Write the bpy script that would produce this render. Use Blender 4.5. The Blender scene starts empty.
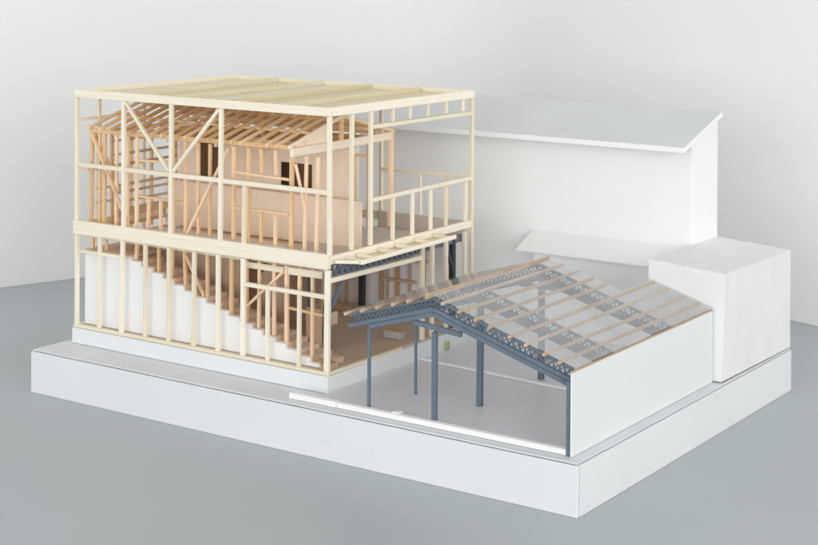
import bpy, bmesh, math, random
from mathutils import Vector, Matrix
random.seed(7)
SC = bpy.context.scene
COL = SC.collection

# ------------------------------------------------------------------ camera
YAW, PITCH, ROLL = -0.600002, 0.00076, 0.0062981
fw = Vector((math.sin(YAW)*math.cos(PITCH), math.cos(YAW)*math.cos(PITCH), -math.sin(PITCH)))
rt = Vector((math.cos(YAW), -math.sin(YAW), 0)); up = rt.cross(fw)
r2 = math.cos(ROLL)*rt + math.sin(ROLL)*up
u2 = -math.sin(ROLL)*rt + math.cos(ROLL)*up
cam_d = bpy.data.cameras.new('camera'); cam = bpy.data.objects.new('camera', cam_d); COL.objects.link(cam)
cam.matrix_world = Matrix(((r2.x, u2.x, -fw.x, 0.97836), (r2.y, u2.y, -fw.y, -1.817265), (r2.z, u2.z, -fw.z, 0.654766), (0, 0, 0, 1)))
cam_d.sensor_width = 36; cam_d.lens = 1619.17/818*36
cam_d.shift_y = -324.96/818
cam_d.clip_start = 0.05; cam_d.clip_end = 50
cam_d.dof.use_dof = True; cam_d.dof.focus_distance = 2.22; cam_d.dof.aperture_fstop = 16
SC.camera = cam

# ------------------------------------------------------------------ light
w = bpy.data.worlds.new('World'); SC.world = w; w.use_nodes = True
nt = w.node_tree; bg = nt.nodes['Background']
tc = nt.nodes.new('ShaderNodeTexCoord'); sep = nt.nodes.new('ShaderNodeSeparateXYZ'); cr = nt.nodes.new('ShaderNodeValToRGB')
nt.links.new(tc.outputs['Generated'], sep.inputs[0])
ma = nt.nodes.new('ShaderNodeMath'); ma.operation = 'MULTIPLY_ADD'; ma.inputs[1].default_value = .5; ma.inputs[2].default_value = .5
nt.links.new(sep.outputs['Z'], ma.inputs[0]); nt.links.new(ma.outputs[0], cr.inputs[0])
cr.color_ramp.elements[0].color = (.97, .98, 1, 1); cr.color_ramp.elements[0].position = .5
cr.color_ramp.elements[1].color = (.54, .54, .54, 1); cr.color_ramp.elements[1].position = .9
nt.links.new(cr.outputs[0], bg.inputs[0]); bg.inputs[1].default_value = 1.12

def area(name, loc, target, sx, sy, power, color):
    l = bpy.data.lights.new(name, 'AREA'); l.shape = 'RECTANGLE'; l.size = sx; l.size_y = sy; l.energy = power; l.color = color
    o = bpy.data.objects.new(name, l); COL.objects.link(o); o.location = loc
    o.rotation_euler = (Vector(target)-Vector(loc)).to_track_quat('-Z', 'Y').to_euler(); return o
area('softbox_front', (1.3, -6.8, 1.0), (-.5, .4, .2), 4.5, 2.4, 128, (.93, .97, 1))
area('softbox_side', (4.3, -2.5, 1.1), (-.4, .5, .15), 3.0, 2.4, 92, (1, .985, .96))
SC.view_settings.view_transform = 'Standard'; SC.view_settings.look = 'None'
SC.cycles.diffuse_bounces = 10; SC.cycles.max_bounces = 20; SC.cycles.transparent_max_bounces = 24
SC.view_settings.exposure = 0.04; SC.view_settings.gamma = 1

# ------------------------------------------------------------------ materials
def newmat(name):
    m = bpy.data.materials.new(name); m.use_nodes = True
    return m, m.node_tree.nodes, m.node_tree.links, m.node_tree.nodes['Principled BSDF']
def ramp(N, pts):
    r = N.new('ShaderNodeValToRGB'); e = r.color_ramp.elements
    e[0].position, e[0].color = pts[0][0], (*pts[0][1], 1); e[1].position, e[1].color = pts[-1][0], (*pts[-1][1], 1)
    for p, c in pts[1:-1]:
        x = e.new(p); x.color = (*c, 1)
    return r
def wood(name, light, dark, knot, amount=.10, scale=(420, 420, 14), rough=.62):
    m, N, L, B = newmat(name)
    tc = N.new('ShaderNodeTexCoord'); mp = N.new('ShaderNodeMapping'); mp.inputs['Scale'].default_value = scale
    oi = N.new('ShaderNodeObjectInfo'); ad = N.new('ShaderNodeVectorMath'); ad.operation = 'ADD'
    mu = N.new('ShaderNodeMath'); mu.operation = 'MULTIPLY'; mu.inputs[1].default_value = 37.0
    L.new(oi.outputs['Random'], mu.inputs[0]); L.new(tc.outputs['Object'], mp.inputs[0]); L.new(mp.outputs[0], ad.inputs[0]); L.new(mu.outputs[0], ad.inputs[1])
    n = N.new('ShaderNodeTexNoise'); n.inputs['Scale'].default_value = 1; n.inputs['Detail'].default_value = 5; n.inputs['Roughness'].default_value = .65
    L.new(ad.outputs[0], n.inputs['Vector'])
    r = ramp(N, [(.28, knot), (.42, dark), (.62, light)]); L.new(n.outputs['Fac'], r.inputs[0])
    # each stick its own tone
    hs = N.new('ShaderNodeHueSaturation'); mr = N.new('ShaderNodeMapRange'); mr.inputs[3].default_value = 1-amount; mr.inputs[4].default_value = 1+amount
    L.new(oi.outputs['Random'], mr.inputs[0]); L.new(mr.outputs[0], hs.inputs['Value']); L.new(r.outputs[0], hs.inputs['Color'])
    mr2 = N.new('ShaderNodeMapRange'); mr2.inputs[3].default_value = 1.22; mr2.inputs[4].default_value = .85
    L.new(oi.outputs['Random'], mr2.inputs[0]); L.new(mr2.outputs[0], hs.inputs['Saturation'])
    L.new(hs.outputs[0], B.inputs['Base Color'])
    B.inputs['Roughness'].default_value = rough; B.inputs['Specular IOR Level'].default_value = .3
    b = N.new('ShaderNodeBump'); b.inputs['Strength'].default_value = .25; b.inputs['Distance'].default_value = .0006
    L.new(n.outputs['Fac'], b.inputs['Height']); L.new(b.outputs[0], B.inputs['Normal'])
    return m
def plain(name, c, c2, scale=30, rough=.7, bump=.1, spec=.3, stretch=(1, 1, 1), fine=900, scuff=0):
    m, N, L, B = newmat(name)
    tc = N.new('ShaderNodeTexCoord'); mp = N.new('ShaderNodeMapping'); mp.inputs['Scale'].default_value = stretch
    L.new(tc.outputs['Object'], mp.inputs[0])
    n = N.new('ShaderNodeTexNoise'); n.inputs['Scale'].default_value = scale; n.inputs['Detail'].default_value = 4
    L.new(mp.outputs[0], n.inputs['Vector'])
    r = ramp(N, [(.35, c2), (.65, c)]); L.new(n.outputs['Fac'], r.inputs[0])
    if scuff:
        sn = N.new('ShaderNodeTexNoise'); sn.inputs['Scale'].default_value = 55; sn.inputs['Detail'].default_value = 7; sn.inputs['Roughness'].default_value = .72
        L.new(tc.outputs['Object'], sn.inputs['Vector']); sr = ramp(N, [(.60, (0, 0, 0)), (.74, (scuff, scuff, scuff))]); L.new(sn.outputs['Fac'], sr.inputs[0])
        mx = N.new('ShaderNodeMix'); mx.data_type = 'RGBA'; L.new(sr.outputs[0], mx.inputs['Factor']); L.new(r.outputs[0], mx.inputs[6]); mx.inputs[7].default_value = (.42, .41, .39, 1)
        L.new(mx.outputs[2], B.inputs['Base Color'])
    else: L.new(r.outputs[0], B.inputs['Base Color'])
    f = N.new('ShaderNodeTexNoise'); f.inputs['Scale'].default_value = fine; L.new(mp.outputs[0], f.inputs['Vector'])
    b = N.new('ShaderNodeBump'); b.inputs['Strength'].default_value = bump; b.inputs['Distance'].default_value = .0004
    L.new(f.outputs['Fac'], b.inputs['Height']); L.new(b.outputs[0], B.inputs['Normal'])
    B.inputs['Roughness'].default_value = rough; B.inputs['Specular IOR Level'].default_value = spec
    return m
PALE = wood('pale_basswood', (.89, .83, .69), (.85, .775, .61), (.75, .65, .45), .075)
ROOFW = wood('roof_basswood', (.78, .72, .545), (.72, .655, .47), (.62, .53, .33), .06)
OLD = wood('orange_pine', (.88, .665, .44), (.81, .565, .345), (.62, .385, .20), .11)
PLY = wood('pinkish_plywood', (.93, .81, .68), (.91, .78, .64), (.85, .69, .53), .03, (260, 260, 8), .7)
BROWN = wood('brown_board', (.62, .46, .34), (.54, .385, .27), (.42, .28, .18), .08, (300, 300, 12), .7)
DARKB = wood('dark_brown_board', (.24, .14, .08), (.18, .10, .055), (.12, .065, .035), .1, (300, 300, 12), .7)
TREAD = wood('light_brown_tread', (.76, .60, .475), (.69, .52, .395), (.56, .41, .30), .05, (12, 300, 300), .7)
PURL = wood('tan_purlin', (.66, .48, .34), (.57, .39, .25), (.44, .27, .15), .1)
FLOORB = wood('brown_floor_board', (.58, .44, .33), (.53, .39, .285), (.44, .31, .22), .05, (60, 8, 60), .55)
WHITE = plain('white_foam_board', (.89, .895, .89), (.87, .875, .872), 8, .75, .2, scuff=.10)
WHITE2 = plain('white_sanded_foam', (.83, .83, .82), (.79, .79, .785), 26, .85, .9, .25, (1, 1, .35), 300, scuff=.22)
WHITE3 = plain('white_base_board', (.78, .80, .807), (.76, .78, .787), 6, .7, .15, scuff=.14)
TOPB = plain('pale_grey_top_board', (.73, .745, .765), (.69, .705, .725), 12, .5, .08, .4, scuff=.35)
ROOFG = plain('grey_roof_board', (.67, .685, .69), (.64, .655, .66), 8, .8, .25)
YARD = plain('grey_yard_card', (.68, .695, .735), (.655, .67, .71), 20, .42, .04, .4)
TAUPE = plain('taupe_card', (.66, .60, .55), (.64, .58, .53), 40, .7, .05)
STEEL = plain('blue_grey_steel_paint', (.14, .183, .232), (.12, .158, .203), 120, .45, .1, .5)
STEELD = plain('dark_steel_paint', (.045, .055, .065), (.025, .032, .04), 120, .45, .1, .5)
TABLE = plain('grey_table_paper', (.438, .480, .502), (.425, .466, .488), 3, .36, .02, .45)
WALLM = plain('off_white_wall_paint', (.825, .818, .80), (.805, .798, .782), 2.5, .9, .15, .2, (1, 1, 1), 60)
GREEN = plain('green_plastic', (.35, .48, .06), (.28, .40, .04), 60, .4, .05)
YELL = plain('yellow_paper', (.75, .62, .10), (.68, .55, .08), 60, .7, .05)
GREYB = plain('grey_block_card', (.48, .47, .46), (.42, .41, .40), 80, .7, .1)
DARK = plain('dark_gap', (.10, .08, .07), (.05, .045, .04), 80, .9, .05)
def film():
    m, N, L, B = newmat('clear_plastic_film')
    N.remove(B); out = N['Material Output']
    tr = N.new('ShaderNodeBsdfTransparent'); tr.inputs[0].default_value = (.985, .985, .98, 1)
    df = N.new('ShaderNodeBsdfDiffuse'); df.inputs[0].default_value = (.9, .91, .92, 1)
    tl = N.new('ShaderNodeBsdfTranslucent'); tl.inputs[0].default_value = (.92, .92, .92, 1)
    gl = N.new('ShaderNodeBsdfGlossy'); gl.inputs['Roughness'].default_value = .06
    a = N.new('ShaderNodeMixShader'); a.inputs[0].default_value = .4; L.new(df.outputs[0], a.inputs[1]); L.new(tl.outputs[0], a.inputs[2])
    tc = N.new('ShaderNodeTexCoord'); n = N.new('ShaderNodeTexNoise'); n.inputs['Scale'].default_value = 14; n.inputs['Detail'].default_value = 5
    L.new(tc.outputs['Object'], n.inputs['Vector'])
    mr = N.new('ShaderNodeMapRange'); mr.inputs[1].default_value = .3; mr.inputs[2].default_value = .7; mr.inputs[3].default_value = .17; mr.inputs[4].default_value = .29
    L.new(n.outputs['Fac'], mr.inputs[0])
    b = N.new('ShaderNodeMixShader'); L.new(mr.outputs[0], b.inputs[0]); L.new(tr.outputs[0], b.inputs[1]); L.new(a.outputs[0], b.inputs[2])
    lw = N.new('ShaderNodeLayerWeight'); lw.inputs['Blend'].default_value = .5
    pw = N.new('ShaderNodeMath'); pw.operation = 'POWER'; pw.inputs[1].default_value = 6.0; L.new(lw.outputs['Facing'], pw.inputs[0])
    fr = N.new('ShaderNodeMath'); fr.operation = 'MULTIPLY_ADD'; fr.inputs[1].default_value = .6; fr.inputs[2].default_value = .02; L.new(pw.outputs[0], fr.inputs[0])
    bu = N.new('ShaderNodeBump'); bu.inputs['Strength'].default_value = .3; bu.inputs['Distance'].default_value = .002
    L.new(n.outputs['Fac'], bu.inputs['Height']); L.new(bu.outputs[0], gl.inputs['Normal'])
    c = N.new('ShaderNodeMixShader'); L.new(fr.outputs[0], c.inputs[0]); L.new(b.outputs[0], c.inputs[1]); L.new(gl.outputs[0], c.inputs[2])
    L.new(c.outputs[0], out.inputs[0]); return m
FILM = film()

# ------------------------------------------------------------------ helpers
def thing(name, label, cat, loc=(0, 0, 0), group=None):
    o = bpy.data.objects.new(name, None); COL.objects.link(o); o.location = loc; o.empty_display_size = .02
    o['label'] = label; o['category'] = cat
    if group: o['group'] = group
    return o
def tag(o, label, cat, group=None):
    o['label'] = label; o['category'] = cat
    if group: o['group'] = group
    return o
def wloc(o):
    v = Vector((0, 0, 0)); 
    while o: v += o.location; o = o.parent
    return v
def link(name, bm, m, parent=None, M=None, bevel=.0006):
    if bevel:
        bmesh.ops.bevel(bm, geom=list(bm.edges), offset=bevel, segments=1, affect='EDGES', clamp_overlap=True)
    me = bpy.data.meshes.new(name); bm.to_mesh(me); bm.free(); me.materials.append(m)
    o = bpy.data.objects.new(name, me); COL.objects.link(o)
    M = M or Matrix.Identity(4)
    if parent:
        o.parent = parent
        o.matrix_local = Matrix.Translation(-PW[parent.name]) @ M if parent.name in PW else Matrix.Translation(-parent.location) @ M
    else: o.matrix_local = M
    return o
PW = {}
def unitbox(bm, x0, x1, y0, y1, z0, z1):
    vs = [bm.verts.new((x, y, z)) for x in (x0, x1) for y in (y0, y1) for z in (z0, z1)]
    for f in ((0, 1, 3, 2), (4, 6, 7, 5), (0, 4, 5, 1), (2, 3, 7, 6), (0, 2, 6, 4), (1, 5, 7, 3)):
        bm.faces.new([vs[i] for i in f])
def stick(name, p0, p1, w, h, m, parent, jit=.0004, hint=None, bevel=.0005):
    """one stick of wood or metal: local Z runs along it, w across, h in the hinted (default: up) direction"""
    p0 = Vector(p0); p1 = Vector(p1)
    j = lambda: Vector((random.uniform(-jit, jit), random.uniform(-jit, jit), 0))
    p0 = p0+j(); p1 = p1+j()
    d = p1-p0; L = d.length; z = d.normalized()
    if hint is None: hint = Vector((0, 0, 1)) if abs(z.z) < .9 else Vector((0, 1, 0))
    x = Vector(hint).cross(z).normalized(); y = z.cross(x)
    w *= random.uniform(.96, 1.04); h *= random.uniform(.98, 1.02)
    bm = bmesh.new(); unitbox(bm, -w/2, w/2, -h/2, h/2, -L/2, L/2)
    c = (p0+p1)/2
    M = Matrix(((x.x, y.x, z.x, c.x), (x.y, y.y, z.y, c.y), (x.z, y.z, z.z, c.z), (0, 0, 0, 1)))
    return link(name, bm, m, parent, M, bevel)
def slab(name, x0, x1, y0, y1, z0, z1, m, parent=None, bevel=.0006):
    c = Vector(((x0+x1)/2, (y0+y1)/2, (z0+z1)/2)); bm = bmesh.new()
    unitbox(bm, x0-c.x, x1-c.x, y0-c.y, y1-c.y, z0-c.z, z1-c.z)
    return link(name, bm, m, parent, Matrix.Translation(c), bevel)
def prism(name, pts, off, m, parent=None, bevel=.0005):
    """flat outline extruded by the vector off"""
    off = Vector(off); pts = [Vector(p) for p in pts]; c = sum(pts, Vector())/len(pts)
    bm = bmesh.new(); a = [bm.verts.new(p-c) for p in pts]; b = [bm.verts.new(p-c+off) for p in pts]; n = len(pts)
    bm.faces.new(a[::-1]); bm.faces.new(b)
    for i in range(n): bm.faces.new((a[i], a[(i+1) % n], b[(i+1) % n], b[i]))
    bmesh.ops.recalc_face_normals(bm, faces=bm.faces)
    return link(name, bm, m, parent, Matrix.Translation(c), bevel)
def lattice(name, p0, p1, h, pitch, r, m, parent, down=None):
    """zigzag rod web between two thin chords, one mesh"""
    p0 = Vector(p0); p1 = Vector(p1); d = (p1-p0); L = d.length; z = d.normalized()
    side = Vector((0, 0, 1)).cross(z).normalized(); u = z.cross(side) if down is None else Vector(down)
    if u.z < 0: u = -u
    bm = bmesh.new()
    def rod(a, b, rr):
        dd = (b-a).normalized(); s1 = side*rr; s2 = dd.cross(side).normalized()*rr
        q = [bm.verts.new(v) for v in (a+s1+s2, a-s1+s2, a-s1-s2, a+s1-s2, b+s1+s2, b-s1+s2, b-s1-s2, b+s1-s2)]
        for f in ((3, 2, 1, 0), (4, 5, 6, 7), (0, 1, 5, 4), (1, 2, 6, 5), (2, 3, 7, 6), (3, 0, 4, 7)): bm.faces.new([q[i] for i in f])
    n = max(2, int(L/pitch))
    for sgn in (-1, 1):
        o = side*sgn*.0016
        for i in range(n):
            j = random.uniform(-.18, .18)
            a = p0+d*(i/n)+o; mid = p0+d*((i+.5+j)/n)+o; b = p0+d*((i+1)/n)+o
            rod(a-u*h/2, mid+u*h/2, r); rod(mid+u*h/2, b-u*h/2, r)
    for s in (-1, 1): rod(p0+u*s*h/2, p1+u*s*h/2, r*1.5)
    return link(name, bm, m, parent, None, 0)
def struct(o): o['kind'] = 'structure'; return o

# ------------------------------------------------------------------ the setting: table and the two studio walls
ZT = -.0697
struct(slab('table', -3.2, 2.6, -3.4, 3.2, ZT-.04, ZT, TABLE, None, 0))
CORNER = Vector((-1.2691, 1.5422, 0)); LEFTP = Vector((-1.6519, 0.5111, 0)); RIGHTP = Vector((-0.1832, 1.2083, 0))
# one paper wall that bends through a soft upright corner
da = (LEFTP-CORNER).normalized(); db = (RIGHTP-CORNER).normalized(); R0 = .42
path = [CORNER+da*3.2]+[CORNER+da*R0*(1-t)**2+db*R0*t**2 for t in [k/28 for k in range(29)]]+[CORNER+db*3.2]
inn = [(p.x, p.y, ZT+.0005) for p in path]
back = -(da+db).normalized()*.06
outl = [(p.x+back.x, p.y+back.y, ZT+.0005) for p in reversed(path)]
bw = struct(prism('wall', inn+outl, (0, 0, 2.2), WALLM, None, 0))
for f in bw.data.polygons: f.use_smooth = abs(f.normal.z) < .5
for e in bw.data.edges:
    a, b = (bw.data.vertices[k].co for k in e.vertices)
    if abs(a.z-b.z) < .5: e.use_edge_sharp = True

# ------------------------------------------------------------------ site base of the model
base = thing('model_base', 'long white foam board base box carrying the whole architectural model', 'model base', (-.5, .36, -.0695))
slab('core', -.994, -.006, .006, .725, -.0692, -.0026, DARK, base, 0)
slab('front_panel', -1.0, -.0008, 0, .0052, -.0695, -.0036, WHITE3, base, .0005)
slab('side_panel', -.0052, 0, .0066, .731, -.0695, -.0036, WHITE3, base, .0005)
slab('side_panel', -1.0, -.9945, .0058, .731, -.0695, -.0016, WHITE3, base, .0005)
slab('back_panel', -.994, -.0058, .7255, .731, -.0695, -.0016, WHITE3, base, .0005)
def rough(a, b, n, k):
    a = Vector(a); b = Vector(b); d = b-a; q = Vector((-d.y, d.x, 0)).normalized()
    return [a+d*((i+random.uniform(-.3, .3))/n if i else 0)+q*random.uniform(0, k) for i in range(n)]
ol = rough((-.9965, .0012, -.0024), (-.0012, .0012, -.0024), 46, .0012)+rough((-.0012, .0012, -.0024), (-.0012, .7290, -.0024), 34, .0012)+rough((-.0012, .7290, -.0024), (-.9965, .7290, -.0024), 8, .001)+rough((-.9965, .7290, -.0024), (-.9965, .0012, -.0024), 12, .001)
prism('top_board', ol, (0, 0, .0024), TOPB, base, .0003)
slab('gap_strip', -.1200, -.0060, .4650, .7200, .0002, .0014, DARKB, base, 0)  # added dark brown sheet, drawn as the dark gap under the white block

yard = slab('yard', -.452, -.0250, .0300, .600, .0004, .0016, YARD, None, 0); struct(yard)

# ------------------------------------------------------------------ pale new timber frame
FX0, FX1, FY0, FY1 = -.9737, -.4530, .070, .4655
fr = thing('timber_frame_building', 'pale two storey timber frame with flat joisted roof around the orange house', 'building model', (-.71, .27, 0))
slab('plinth', -.977, -.4505, .0672, .468, .0006, .0255, WHITE3, fr, .0008)
P = .0060
def fpost(x, z0, z1, w=P): return stick('post', (x, FY0+.0032, z0), (x, FY0+.0032, z1), w, P, PALE, fr, .0007)
Z0 = .0262
# sole plates
stick('sole_plate', (-.977, .0735, .0284), (-.4505, .0735, .0284), .0070, .0048, PALE, fr, 0)
stick('sole_plate', (-.4545, .0775, .0284), (-.4545, .262, .0274), .0070, .0044, PALE, fr, 0)
stick('sole_plate', (-.9735, .0775, .0284), (-.9735, .462, .0284), .0070, .0046, PALE, fr, 0)
# lower posts of the long side
for x, wd in ((-.9713, .0062), (-.9205, .0058), (-.8695, .0066), (-.8191, .0060), (-.7679, .0062), (-.716, .0060), (-.6659, .0066), (-.6159, .0070), (-.4556, .0088)):
    fpost(x, .0310, .1795, wd)
stick('sill_rail', (-.6122, .0732, .1405), (-.4602, .0732, .1400), .0056, .0062, PALE, fr)
for x in (-.5682, -.5079): stick('stud', (x, .0732, .0308), (x, .0732, .1372), .0055, .0055, PALE, fr)
# floor band of the long side
stick('floor_beam', (-.9768, .0722, .1906), (-.4520, .0722, .1922), .0086, .0222, PALE, fr, 0)
stick('landing_plate', (-.9680, .0732, .1515), (-.9230, .0732, .1517), .0055, .0052, PALE, fr)
stick('landing_plate', (-.9175, .0732, .1515), (-.8730, .0732, .1519), .0055, .0052, PALE, fr)
# upper posts, mid rail, braces, top beam
for x, wd in ((-.9742, .0062), (-.8682, .0066), (-.765, .0064), (-.6621, .0066), (-.4530, .0066)): fpost(x, .2015, .4045, wd)
fpost(-.6148, .2015, .2900, .0062)
xs = [-.9742, -.8682, -.765, -.6621, -.4530]
for a, b in zip(xs[:-1], xs[1:]):
    stick('mid_rail', (a+.0031, .0728, .2932), (b-.0031, .0728, .2934), .0058, .0070, PALE, fr)
stick('brace', (-.8640, .0726, .4020), (-.7695, .0728, .2990), .0050, .0056, PALE, fr, hint=(0, 1, 0))
stick('brace', (-.6665, .0726, .4020), (-.7605, .0728, .2990), .0050, .0056, PALE, fr, hint=(0, 1, 0))
stick('top_beam', (-.9762, .0718, .4098), (-.4505, .0718, .4114), .0076, .0126, PALE, fr, 0)
stick('top_beam', (-.4540, .0762, .4112), (-.4540, .4630, .4100), .0070, .0126, PALE, fr, 0)
stick('top_beam', (-.9735, .0762, .4098), (-.9735, .4630, .4092), .0070, .0120, PALE, fr, 0)
stick('top_beam', (-.9765, .4665, .4092), (-.4505, .4665, .4098), .0066, .0124, PALE, fr, 0)
# flat roof: joists laid front to back, boards let in between them
n = 5
for i in range(1, n):
    x = -.9737+(.5207)*i/n
    stick('roof_joist', (x, .0760, .4106+.0004*random.random()), (x, .4628, .4100), .0075, .0116, ROOFW, fr, .0008)
for i in range(n):
    x0 = -.9737+(.5207)*i/n+.0042; x1 = -.9737+(.5207)*(i+1)/n-.0042
    for k in range(2):
        w_ = (x1-x0)/2-.0004; xc = x0+(k+.5)*(x1-x0)/2
        stick('roof_board', (xc, .0762, .4075-.0012*k), (xc, .4624, .4070-.0012*k), w_, .0028, ROOFW, fr, 0)
# right (short) side
RX = -.4545
for y in (.1292, .1778): stick('post', (RX, y, .2010), (RX, y, .4045), .0060, .0060, PALE, fr)
stick('post', (RX, .4660, .0300), (RX, .4660, .4035), .0062, .0062, PALE, fr)
stick('header_rail', (RX, .1808, .3806), (RX, .4625, .3785), .0085, .0060, PALE, fr)
for y in (.2354, .2821, .333, .3857, .4371): stick('cripple_stud', (RX, y, .3838), (RX, y, .4040), .0048, .0050, PALE, fr)
stick('hand_rail', (RX, .1808, .2690), (RX, .4628, .2705), .0060, .0060, PALE, fr)
for y in (.2373, .2907, .3434, .3874, .4466): stick('baluster', (RX, y, .2010), (RX, y, .2662), .0052, .0052, PALE, fr)
stick('floor_beam', (RX-.001, .0775, .1935), (RX-.001, .4625, .1945), .0062, .0120, PALE, fr, 0)
for y in (.1080, .137, .1925, .2373, .2907, .3434):
    stick('bracket_joist', (-.4475, y, .1935), (-.4200, y, .1915), .0050, .0060, PALE, fr)
stick('edge_board', (-.4175, .1040, .1905), (-.4175, .3600, .1915), .0042, .0066, PALE, fr)
stick('corner_board', (-.4470, .0790, .1925), (-.4190, .1020, .1915), .0060, .0050, PALE, fr)
slab('bracket_deck', -.4500, -.4200, .106, .356, .1866, .1884, PALE, fr, .0004)
stick('lower_rail', (RX, .0772, .1640), (RX, .3170, .1610), .0060, .0070, PALE, fr)
for y, z in ((.3205, .1785), (.348, .1835), (.389, .1835), (.444, .1835)): stick('post', (RX, y, .0300), (RX, y, z), .0062, .0062, PALE, fr)
# back and left sides
BY = .4650
stick('post', (-.6385, BY, .0300), (-.6385, BY, .4030), .0060, .0060, PALE, fr)
stick('back_rail', (-.6350, BY, .2705), (-.4580, BY, .2712), .0058, .0056, PALE, fr)
for x in (-.5568, -.5021): stick('baluster', (x, BY, .1990), (x, BY, .2678), .0050, .0050, PALE, fr)
stick('floor_beam', (-.9700, BY, .1900), (-.4580, BY, .1900), .0064, .0150, PALE, fr)
LX = -.9735
for y in (.1230, .2300, .3400, .4600): stick('post', (LX, y, .0310), (LX, y, .4030), .0058, .0058, PALE, fr)
for z in (.366, .2815):
    stick('side_rail', (LX, .0770, z), (LX, .1200, z), .0050, .0050, PALE, fr)
    stick('side_rail', (LX, .1262, z), (LX, .2270, z), .0050, .0050, PALE, fr)
stick('floor_beam', (LX, .0775, .1900), (LX, .4560, .1900), .0062, .0150, PALE, fr)
slab('balcony_floor', -.640, -.4700, .105, .4580, .1690, .1730, TAUPE, fr, .0004)
slab('floor_upstand', -.640, -.4640, .4585, .4612, .1690, .1990, TAUPE, fr, .0004)
slab('ground_floor', -.9690, -.4585, .0785, .4610, .0258, .0290, FLOORB, fr, .0004)

# ------------------------------------------------------------------ staircase with white side panel
st = thing('staircase', 'brown stepped staircase with white side panel rising to the left landing', 'staircase', (-.7, .12, .03))
SY = .0885; NS = 17; xa, xb = -.8660, -.4760; za, zb = .1520, .0360
run = (xb-xa)/NS; rise = (za-zb)/NS
pts = [(-.9690, SY, .0296), (-.9690, SY, za-.0036)]
x = xa; z = za-.0036; pts.append((x, SY, z))
z = za-.0008
for i in range(NS):
    z -= rise; pts.append((x, SY, z)); x += run; pts.append((x, SY, z))
pts.append((x, SY, .0296))
prism('side_panel', pts, (0, .004, 0), WHITE, st, 0)
slab('landing', -.9695, xa+.001, SY-.0005, .292, za-.0034, za, TREAD, st, .0004)
x = xa; z = za
for i in range(NS):
    z -= rise
    slab('tread', x-.0004, x+run-.0006+random.uniform(0, .0012), SY+.0043, .142, z-.0100, z+.0002+random.uniform(0, .0004), TREAD, st, .0003)
    x += run
slab('bottom_step', -.4750, -.4600, .0800, .106, .0294, .0385, BROWN, st, .0004)
slab('bottom_step', -.4755, -.4660, .0930, .104, .0388, .0460, BROWN, st, .0004)

# ------------------------------------------------------------------ the older orange house frame
oh = thing('old_house_frame', 'orange brown stud house frame with gabled rafters standing inside the pale frame', 'building model', (-.75, .22, .15))
OY = .0975; OX0, OX1, OYB = -.9600, -.5410, .3540; EZ = .3490
def stair_z(x):
    if x < xa: return .1520
    return za-rise*(int((x-xa)/run)+1)
for x, w_ in ((-.9635, .0060), (-.9451, .0040), (-.9345, .0060), (-.9087, .0056), (-.8817, .0040), (-.8609, .0062), (-.7845, .0070), (-.7558, .0060), (-.73, .0046), (-.7057, .0046), (-.657, .0062), (-.6279, .0058), (-.5438, .0070)):
    stick('stud', (x, OY, .1725), (x, OY, EZ-.005), w_, .0050, OLD, oh, .0010)
for x in (-.8362, -.8092): 
    stick('stud', (x, OY, .1725), (x, OY, .2460), .0052, .0050, OLD, oh, .0010)
for x in (-.6019, -.5733):
    stick('stud', (x, OY, .3060), (x, OY, EZ-.005), .0050, .0048, OLD, oh, .0008)
    stick('stud', (x, OY, .1725), (x, OY, .2470), .0050, .0048, OLD, oh, .0008)
for x in (-.5209, -.4988): stick('stud', (x, OY+.004, .1725), (x-.001, OY+.010, .3380), .0048, .0048, OLD, oh, .0015)
for x, w_ in ((-.9592, .006), (-.929, .0036), (-.8605, .006), (-.8113, .0042), (-.7833, .0062), (-.7557, .0056), (-.7091, .0050), (-.6595, .0068), (-.6282, .0056), (-.6036, .0042), (-.5746, .0050), (-.55, .0068), (-.5261, .0056), (-.5003, .0050)):
    zb_ = max(stair_z(x)+.0004, .030)
    stick('stud', (x, OY-.001, zb_), (x-.001, OY, .1715), w_, .0050, OLD, oh, .0010)
yb = OY-.0052
stick('brace', (-.9600, yb, .3440), (-.8722, yb, .1960), .0034, .0052, OLD, oh, hint=(0, 1, 0))
stick('brace', (-.6641, yb, .3400), (-.7488, yb, .1990), .0034, .0050, OLD, oh, hint=(0, 1, 0))
stick('brace', (-.7506, yb, .1640), (-.7125, yb, .1060), .0034, .0050, OLD, oh, hint=(0, 1, 0))
stick('brace', (-.6329, yb, .0950), (-.5548, yb, .1620), .0034, .0056, OLD, oh, hint=(0, 1, 0))
stick('brace', (-.533, yb+.002, .3270), (-.5173, yb+.006, .2590), .0034, .0044, OLD, oh, hint=(0, 1, 0))
for a, b, z0, z1 in ((-.6540, -.5475, .3045, .3015), (-.6540, -.5475, .2495, .2495), (-.8577, -.7880, .3060, .3085), (-.8577, -.7595, .2485, .2470), (-.5544, -.4820, .1090, .1055)):
    stick('sill_rail', (a, OY-.0003, z0), (b, OY-.0003, z1), .0044, .0040, OLD, oh)
PALEO = PLY
stick('floor_beam', (-.6315, OY-.0035, .1650), (-.5555, OY-.0035, .1650), .0040, .0090, PALE, oh)
stick('floor_beam', (-.5452, OY-.0035, .1655), (-.4808, OY-.0035, .1658), .0040, .0105, PALE, oh)
stick('floor_beam', (-.9640, OY-.0035, .1740), (-.6350, OY-.0035, .1735), .0040, .0056, PALE, oh)
# wall plates
stick('wall_plate', (-.9660, OY, .3470), (-.5390, OY, .3500), .0064, .0070, OLD, oh)
stick('wall_plate', (-.9660, OYB, .3460), (-.5700, OYB, .3480), .0064, .0060, OLD, oh)
stick('wall_plate', (OX1, OY-.004, .3430), (OX1, OYB+.003, .3450), .0062, .0130, PLY, oh)
stick('wall_plate', (OX0, OY+.004, .3430), (OX0, OYB-.004, .3430), .0056, .0060, OLD, oh)
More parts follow.
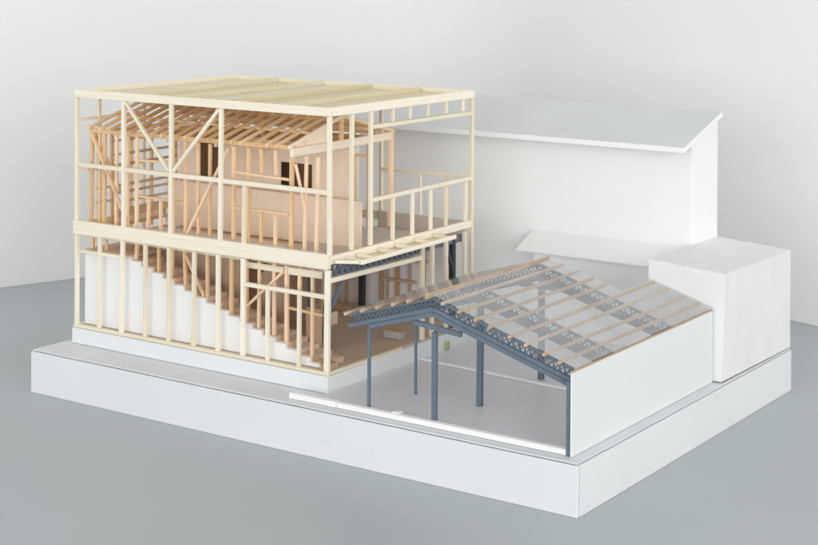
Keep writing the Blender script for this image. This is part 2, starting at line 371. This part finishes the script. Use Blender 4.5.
# left wall: studs and siding rails
for y, w_ in ((.1400, .005), (.1850, .005), (.2350, .006), (.2960, .007)):
    stick('stud', (OX0, y, .1725), (OX0, y, .3400), w_, .0050, OLD, oh, .0010)
stick('brace', (OX0-.004, .1060, .3380), (OX0-.004, .1900, .1980), .0034, .0046, OLD, oh, hint=(1, 0, 0))
for z in (.3260, .3025, .2850, .2505, .2385, .2225):
    stick('siding_rail', (OX0+.0045, .1400, z), (OX0+.0045, .2950, z+.001), .0034, .0042, BROWN, oh)
stick('siding_board', (OX0+.0045, .1480, .2040), (OX0+.0045, .2960, .2060), .0034, .0140, BROWN, oh)
stick('siding_board', (OX0+.0045, .1480, .1840), (OX0+.0045, .2960, .1850), .0034, .0050, BROWN, oh)
# short rails of the front left corner
for z in (.2500, .2270): stick('siding_rail', (OX0, .1030, z), (OX0, .1380, z), .0034, .0036, OLD, oh)
# plywood walls of the upper storey
YB_ = .300
def yrect(name, x0, x1, z0, z1, y, m, t=.0034): return slab(name, x0, x1, y, y+t, z0, z1, m, oh, .0002)
yrect('wall_panel', -.9560, -.9120, .1720, .3420, YB_, PLY)
yrect('wall_panel', -.9118, -.8660, .1720, .2515, YB_, PLY)
yrect('wall_panel', -.8658, -.7290, .1720, .3420, YB_, PLY)
yrect('wall_panel', -.7288, -.6615, .2930, .3420, YB_, PLY)
yrect('wall_panel', -.7288, -.6615, .1720, .2520, YB_, PLY)
yrect('wall_panel', -.6613, -.5710, .1720, .3420, YB_, PLY)
yrect('wall_panel', -.9600, -.5390, .1700, .2470, .2700, PLY)
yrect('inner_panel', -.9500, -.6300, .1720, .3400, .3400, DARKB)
stick('door_post', (-.5460, .300, .2000), (-.5460, .300, .3400), .0048, .0060, BROWN, oh)
stick('door_head', (-.5690, .2975, .3170), (-.5460, .2975, .3170), .0040, .0040, OLD, oh)
stick('corner_post', (OX1, OYB, .1960), (OX1, OYB, .3520), .0074, .0074, OLD, oh)
stick('door_post', (-.5700, .2975, .2000), (-.5700, .2975, .3150), .0030, .0030, OLD, oh)
# gable roof: rafters and ridge
RYm = .2190; RZ = .3880
stick('ridge_beam', (-.9640, RYm, RZ-.0060), (-.5380, RYm, RZ-.0060), .0060, .0070, OLD, oh)
nr = 19
for i in range(nr):
    x = -.9620+(.4210)*i/(nr-1); last = i == nr-1
    m = PLY if last else OLD
    x += 0 if last else random.uniform(-.0025, .0025)
    stick('rafter', (x, OY-.010, .3512), (x, RYm-.001, RZ), .0046, .0056, m, oh, .0012)
    stick('rafter', (x+.002, RYm+.001, RZ), (x+.002, OYB+.006, .3520), .0046, .0056, OLD, oh, .0012)
stick('purlin', (-.9650, .1500, .3735-.0065), (-.5420, .1500, .3735-.0065), .0042, .0042, OLD, oh)
stick('purlin', (-.9650, .2900, .3680-.0065), (-.5420, .2900, .3680-.0065), .0042, .0042, OLD, oh)
for x in (-.90, -.80, -.70, -.61): 
    stick('king_post', (x, RYm, .3420), (x, RYm, RZ-.010), .0052, .0052, OLD, oh)
    stick('tie_beam', (x, OY+.004, .3420), (x, OYB-.004, .3420), .0044, .0056, OLD, oh)
stick('king_post', (OX1, RYm, .3500), (OX1, RYm, RZ-.0095), .0062, .0062, OLD, oh)
stick('strut', (OX1-.004, .1300, .3500), (OX1-.004, .1300, .3620), .0050, .0080, OLD, oh)
yrect('ceiling_panel', -.880, -.720, .3405, .3425, .1350, TREAD, .20)
yrect('ceiling_panel', -.716, -.560, .3405, .3425, .2050, TREAD, .14)
prism('gable_panel', [(-.5455, .1050, .3500), (-.5455, .1950, .3500), (-.5455, .1950, .3770), (-.5455, .1100, .3525)], (.0020, 0, 0), PLY, oh, 0)
# upper floor deck of the old house: narrow boards
for i, y in enumerate((.118, .138, .158, .178, .198, .218, .238, .256)):
    stick('floor_board', (-.955, y, .1685), (-.645, y, .1685), .0150, .0030, [PLY, BROWN, WHITE][i % 3], oh, .001)
# ground floor partitions
yrect('partition', -.9550, -.7200, .0294, .1640, .1900, BROWN)
yrect('partition', -.6900, -.6350, .0294, .1640, .2000, BROWN)
yrect('partition', -.5520, -.5240, .0294, .1000, .1460, BROWN)
yrect('partition', -.9550, -.6400, .0294, .1640, .3000, BROWN)
# rear ground floor wall: white sheets between brown studs
slab('rear_panel', -.9500, -.4900, .4555, .4600, .0294, .1660, WHITE, oh, .0003)
for x, w_ in ((-.720, .008), (-.700, .005), (-.671, .006), (-.6265, .008), (-.6139, .004), (-.5931, .0075), (-.5683, .004), (-.540, .005)):
    stick('stud', (x, .4510, .0300), (x, .4510, .1700), w_, .0046, BROWN, oh, .0006)
for a, b, z in ((-.720, -.672, .0855), (-.6225, -.5521, .0860), (-.60, -.53, .1230)):
    stick('sill_rail', (a, .4460, z), (b, .4460, z+.001), .0040, .0046, BROWN, oh)
slab('low_step', -.740, -.600, .405, .440, .0294, .0370, BROWN, oh, .0004)
slab('end_panel', -.6330, -.6290, .3000, .3300, .0294, .0500, PLY, oh, .0003)

# ------------------------------------------------------------------ steel under the upper floor
sf = thing('steel_frame', 'dark blue steel posts and lattice beam under the balcony floor', 'steel frame', (-.55, .25, .03))
sx = -.4640
stick('column', (sx, .0860, .0300), (sx, .0860, .1600), .0070, .0070, STEEL, sf)
stick('brace', (sx, .0900, .1180), (sx, .1250, .1590), .0050, .0060, STEEL, sf)
stick('column', (-.6330, .2610, .0300), (-.6330, .2610, .1640), .0078, .0078, STEEL, sf)
stick('brace', (-.6290, .2610, .1230), (-.5980, .2610, .1600), .0050, .0060, STEEL, sf)
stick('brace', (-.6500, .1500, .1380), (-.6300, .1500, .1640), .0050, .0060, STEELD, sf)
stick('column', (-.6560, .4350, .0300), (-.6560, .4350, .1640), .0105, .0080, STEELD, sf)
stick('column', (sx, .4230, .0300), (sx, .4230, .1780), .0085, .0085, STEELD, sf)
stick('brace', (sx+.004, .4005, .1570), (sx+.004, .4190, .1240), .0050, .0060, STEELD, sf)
lattice('lattice_beam', (sx+.006, .0800, .1765), (sx+.006, .3200, .1765), .0165, .0135, .0009, STEEL, sf)
stick('beam', (sx, .3220, .1720), (sx, .4600, .1720), .0070, .0110, STEEL, sf)
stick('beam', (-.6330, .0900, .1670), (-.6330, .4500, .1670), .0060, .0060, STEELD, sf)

# small things inside
gb = thing('storage_box', 'small grey box with brown lid on the brown ground floor', 'box', (-.498, .306, .0294))
slab('body', -.5130, -.4830, .2980, .3160, .0294, .0400, GREYB, gb, .0004)
slab('lid', -.5140, -.4820, .2970, .3170, .0402, .0420, BROWN, gb, .0003)
gc = thing('clip', 'tiny yellow green open clip beside the white plinth edge', 'clip', (-.4466, .383, .001))
slab('upright', -.4474, -.4460, .3780, .3795, .0010, .0170, GREEN, gc, .0002)
slab('upright', -.4474, -.4460, .3870, .3885, .0010, .0150, GREEN, gc, .0002)
slab('crossbar', -.4474, -.4460, .3797, .3868, .0030, .0050, GREEN, gc, .0002)
slab('crossbar', -.4474, -.4460, .3797, .3868, .0105, .0125, GREEN, gc, .0002)
tag(slab('marker_block', -.7250, -.7130, .4000, .4080, .0376, .0480, YELL, None, .0004), 'small yellow block on the low brown step inside the ground floor', 'block')

# ------------------------------------------------------------------ open shed with steel trusses
sh = thing('open_shed', 'open shed with blue grey trusses tan purlins clear roof and white wall', 'shed model', (-.2, .2, 0))
AX, AZ = -.2430, .1755; SR = -.294; SL = .294
def top(x): return AZ+(SR*(x-AX) if x > AX else SL*(x-AX))
slab('side_wall', -.0208, -.0180, .0160, .4560, .0006, .1086, WHITE3, sh, .0005)
stick('wall_cap', (-.0196, .0160, .1096), (-.0196, .4560, .1096), .0036, .0014, PURL, sh, 0)
def truss(y, full=True):
    t = bpy.data.objects.new('truss', None); COL.objects.link(t); t.parent = sh; t.location = Vector((-.2, y, .1))-sh.location; PW[t.name] = Vector((-.2, y, .1))
    def two(name, off, h, wd, xl, xr, mat):
        stick(name, (xl, y, top(xl)+off), (AX, y, AZ+off), wd, h, mat, t, 0)
        stick(name, (AX, y, AZ+off), (xr, y, top(xr)+off), wd*1.02, h*1.01, mat, t, 0)
    two('upper_chord', -.0030, .0030, .0060, -.3850, -.0260, STEEL)
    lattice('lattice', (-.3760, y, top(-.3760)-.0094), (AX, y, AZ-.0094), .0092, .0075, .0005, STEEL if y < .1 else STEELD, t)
    lattice('lattice', (AX, y, AZ-.0094), (-.0270, y, top(-.0270)-.0094), .0092, .0090, .0005, STEEL, t)
    two('middle_chord', -.0172, .0058, .0065, -.3860, -.0270, STEEL)
    two('lower_chord', -.0240, .0062, .0062, -.3500, -.0275, STEEL)
for y in (.0330, .1420, .3250): truss(y)
def col(x, y, zt, w_): stick('column', (x, y, .0018), (x, y, zt), w_, w_, STEEL, sh, .0003)
col(-.3520, .0348, .1170, .0042); col(-.2420, .0350, .1270, .0068); col(-.2353, .1430, .1480, .0076); col(-.3436, .1390, .1180, .0036)
col(-.2361, .3190, .1480, .0080); col(-.0252, .0215, .0960, .0058); col(-.0300, .142, .084, .006); col(-.0300, .325, .084, .006)
stick('cross_beam', (-.2760, .0350, .1360), (-.1990, .0350, .1290), .0062, .0064, STEEL, sh)
stick('cross_beam', (-.2760, .3220, .1400), (-.1990, .3220, .1400), .0062, .0064, STEEL, sh)
pl = [-.3858, -.358, -.3315, -.3054, -.2796]
for x in pl: stick('purlin', (x, .0220, top(x)+.0008), (x, .3600, top(x)+.0008), .0034, .0042, PURL, sh, .0006)
stick('ridge_purlin', (-.2470, .0200, .1768), (-.2470, .3600, .1768), .0028, .0064, PURL, sh, .0004)
for i, x in enumerate([-.2216, -.1957, -.17, -.1479, -.1172, -.0928, -.0646, -.0417]):
    stick('purlin', (x, .0220, top(x)+.0008), (x+(.001), .3600 if i < 4 else .4560, top(x)+.0008), .0034, .0042, PURL, sh, .0008)
F = .0033; ft = .0006
def sheet(name, x0, x1, y0, y1):
    prism(name, [(x0, y0, top(x0)+F), (x1, y0, top(x1)+F), (x1, y1, top(x1)+F), (x0, y1, top(x0)+F)], (0, 0, ft), FILM, sh, 0)
sheet('roof_film', AX+.001, -.0185, .0280, .3560)
sheet('roof_film', -.1200, -.0185, .3566, .4560)
sheet('roof_film', -.3950, AX-.001, .0280, .3560)

def kerb(p0, p1, w_, h_, label): 
    o = stick('kerb_strip', p0, p1, w_, h_, WHITE, None, 0); return tag(o, label, 'kerb', 'white kerb strips round the grey yard')
kerb((-.4830, .0235, .0046), (-.3990, .0235, .0046), .0105, .0080, 'short white kerb piece at the left end of the front yard edge')
kerb((-.3980, .0235, .0044), (-.0285, .0235, .0044), .0095, .0076, 'long white kerb strip along the front edge of the grey yard')
kerb((-.4460, .3060, .0033), (-.3220, .2975, .0033), .0060, .0026, 'short white strip across the rear yard nearest the pale frame')
kerb((-.3200, .2975, .0033), (-.0400, .2790, .0033), .0070, .0028, 'long white strip across the rear yard under the shed')
tag(slab('glue_lump', -.3030, -.2900, .0180, .0300, .0086, .0112, WHITE, None, .0012), 'small crumpled white lump stuck on the front kerb', 'glue lump')
tag(slab('corner_block', -.0320, -.0260, .0290, .0345, .0018, .0080, PALE, None, .0006), 'tiny pale block at the foot of the front shed wall corner', 'block')

# ------------------------------------------------------------------ tall white house at the back
tb = thing('tall_white_house', 'tall plain white house block with grey sloping roof and lean-to canopy', 'building model', (-.46, .67, 0))
yf, ybk = .6220, .7250
prism('wall', [(-.1290, yf, .0006), (-.1290, ybk, .0006), (-.1290, ybk, .3660), (-.1290, yf, .3355)], (-.671, 0, 0), WHITE, tb, .0006)
sl = (.3790-.3330)/.150
prism('roof', [(-.1255, .5830, .3250), (-.1255, .7330, .3715), (-.1255, .7330, .3795), (-.1255, .5830, .3330)], (-.680, 0, 0), ROOFG, tb, .0008)
prism('eave_trim', [(-.1253, .5815, .3248), (-.1253, .5829, .3248), (-.1253, .5829, .3334), (-.1253, .5815, .3334)], (-.6804, 0, 0), WHITE, tb, .0002)
prism('roof_verge', [(-.1254, .5830, .3249), (-.1254, .7332, .3714), (-.1254, .7332, .3797), (-.1254, .5830, .3332)], (.0012, 0, 0), WHITE, tb, .0002)
prism('canopy', [(-.4270, .6215, .1630), (-.4270, .6215, .1655), (-.4290, .5690, .1395), (-.4290, .5690, .1365)], (.2970, 0, 0), WHITE, tb, .0005)
prism('lower_wall', [(-.4000, .5800, .0006), (-.1400, .5800, .0006), (-.1400, .6215, .0006), (-.4000, .6215, .0006)], (0, 0, .1390), WHITE, tb, .0004)

# ------------------------------------------------------------------ white block at the right corner
bx = [(-.1280, .4600, .1730), (-.0005, .4600, .1645), (-.0005, .7270, .1612), (-.1302, .7270, .1700)]
bm = bmesh.new(); lo = [bm.verts.new((a, b, .0018)) for a, b, c in bx]; hi = [bm.verts.new(v) for v in bx]
# the front right edge leans in a little at its foot
lo[1].co.x -= .0045
bm.faces.new(lo[::-1]); bm.faces.new(hi)
for i in range(4): bm.faces.new((lo[i], lo[(i+1) % 4], hi[(i+1) % 4], hi[i]))
from mathutils import noise
bmesh.ops.bevel(bm, geom=list(bm.edges), offset=.0009, segments=2, affect='EDGES')
bmesh.ops.subdivide_edges(bm, edges=[e for e in bm.edges if e.calc_length() > .05], cuts=22, use_grid_fill=True)
for v in bm.verts:
    if v.co.z > .004: v.co += noise.noise_vector(v.co*40)*.0005+noise.noise_vector(v.co*160)*.00018
for f in bm.faces: f.smooth = True
for e in bm.edges: e.smooth = e.calc_face_angle(0) < .3
wb = link('white_block', bm, WHITE2, None, None, 0)
tag(wb, 'plain white cube shaped building block on the right rear corner of the base', 'building model')
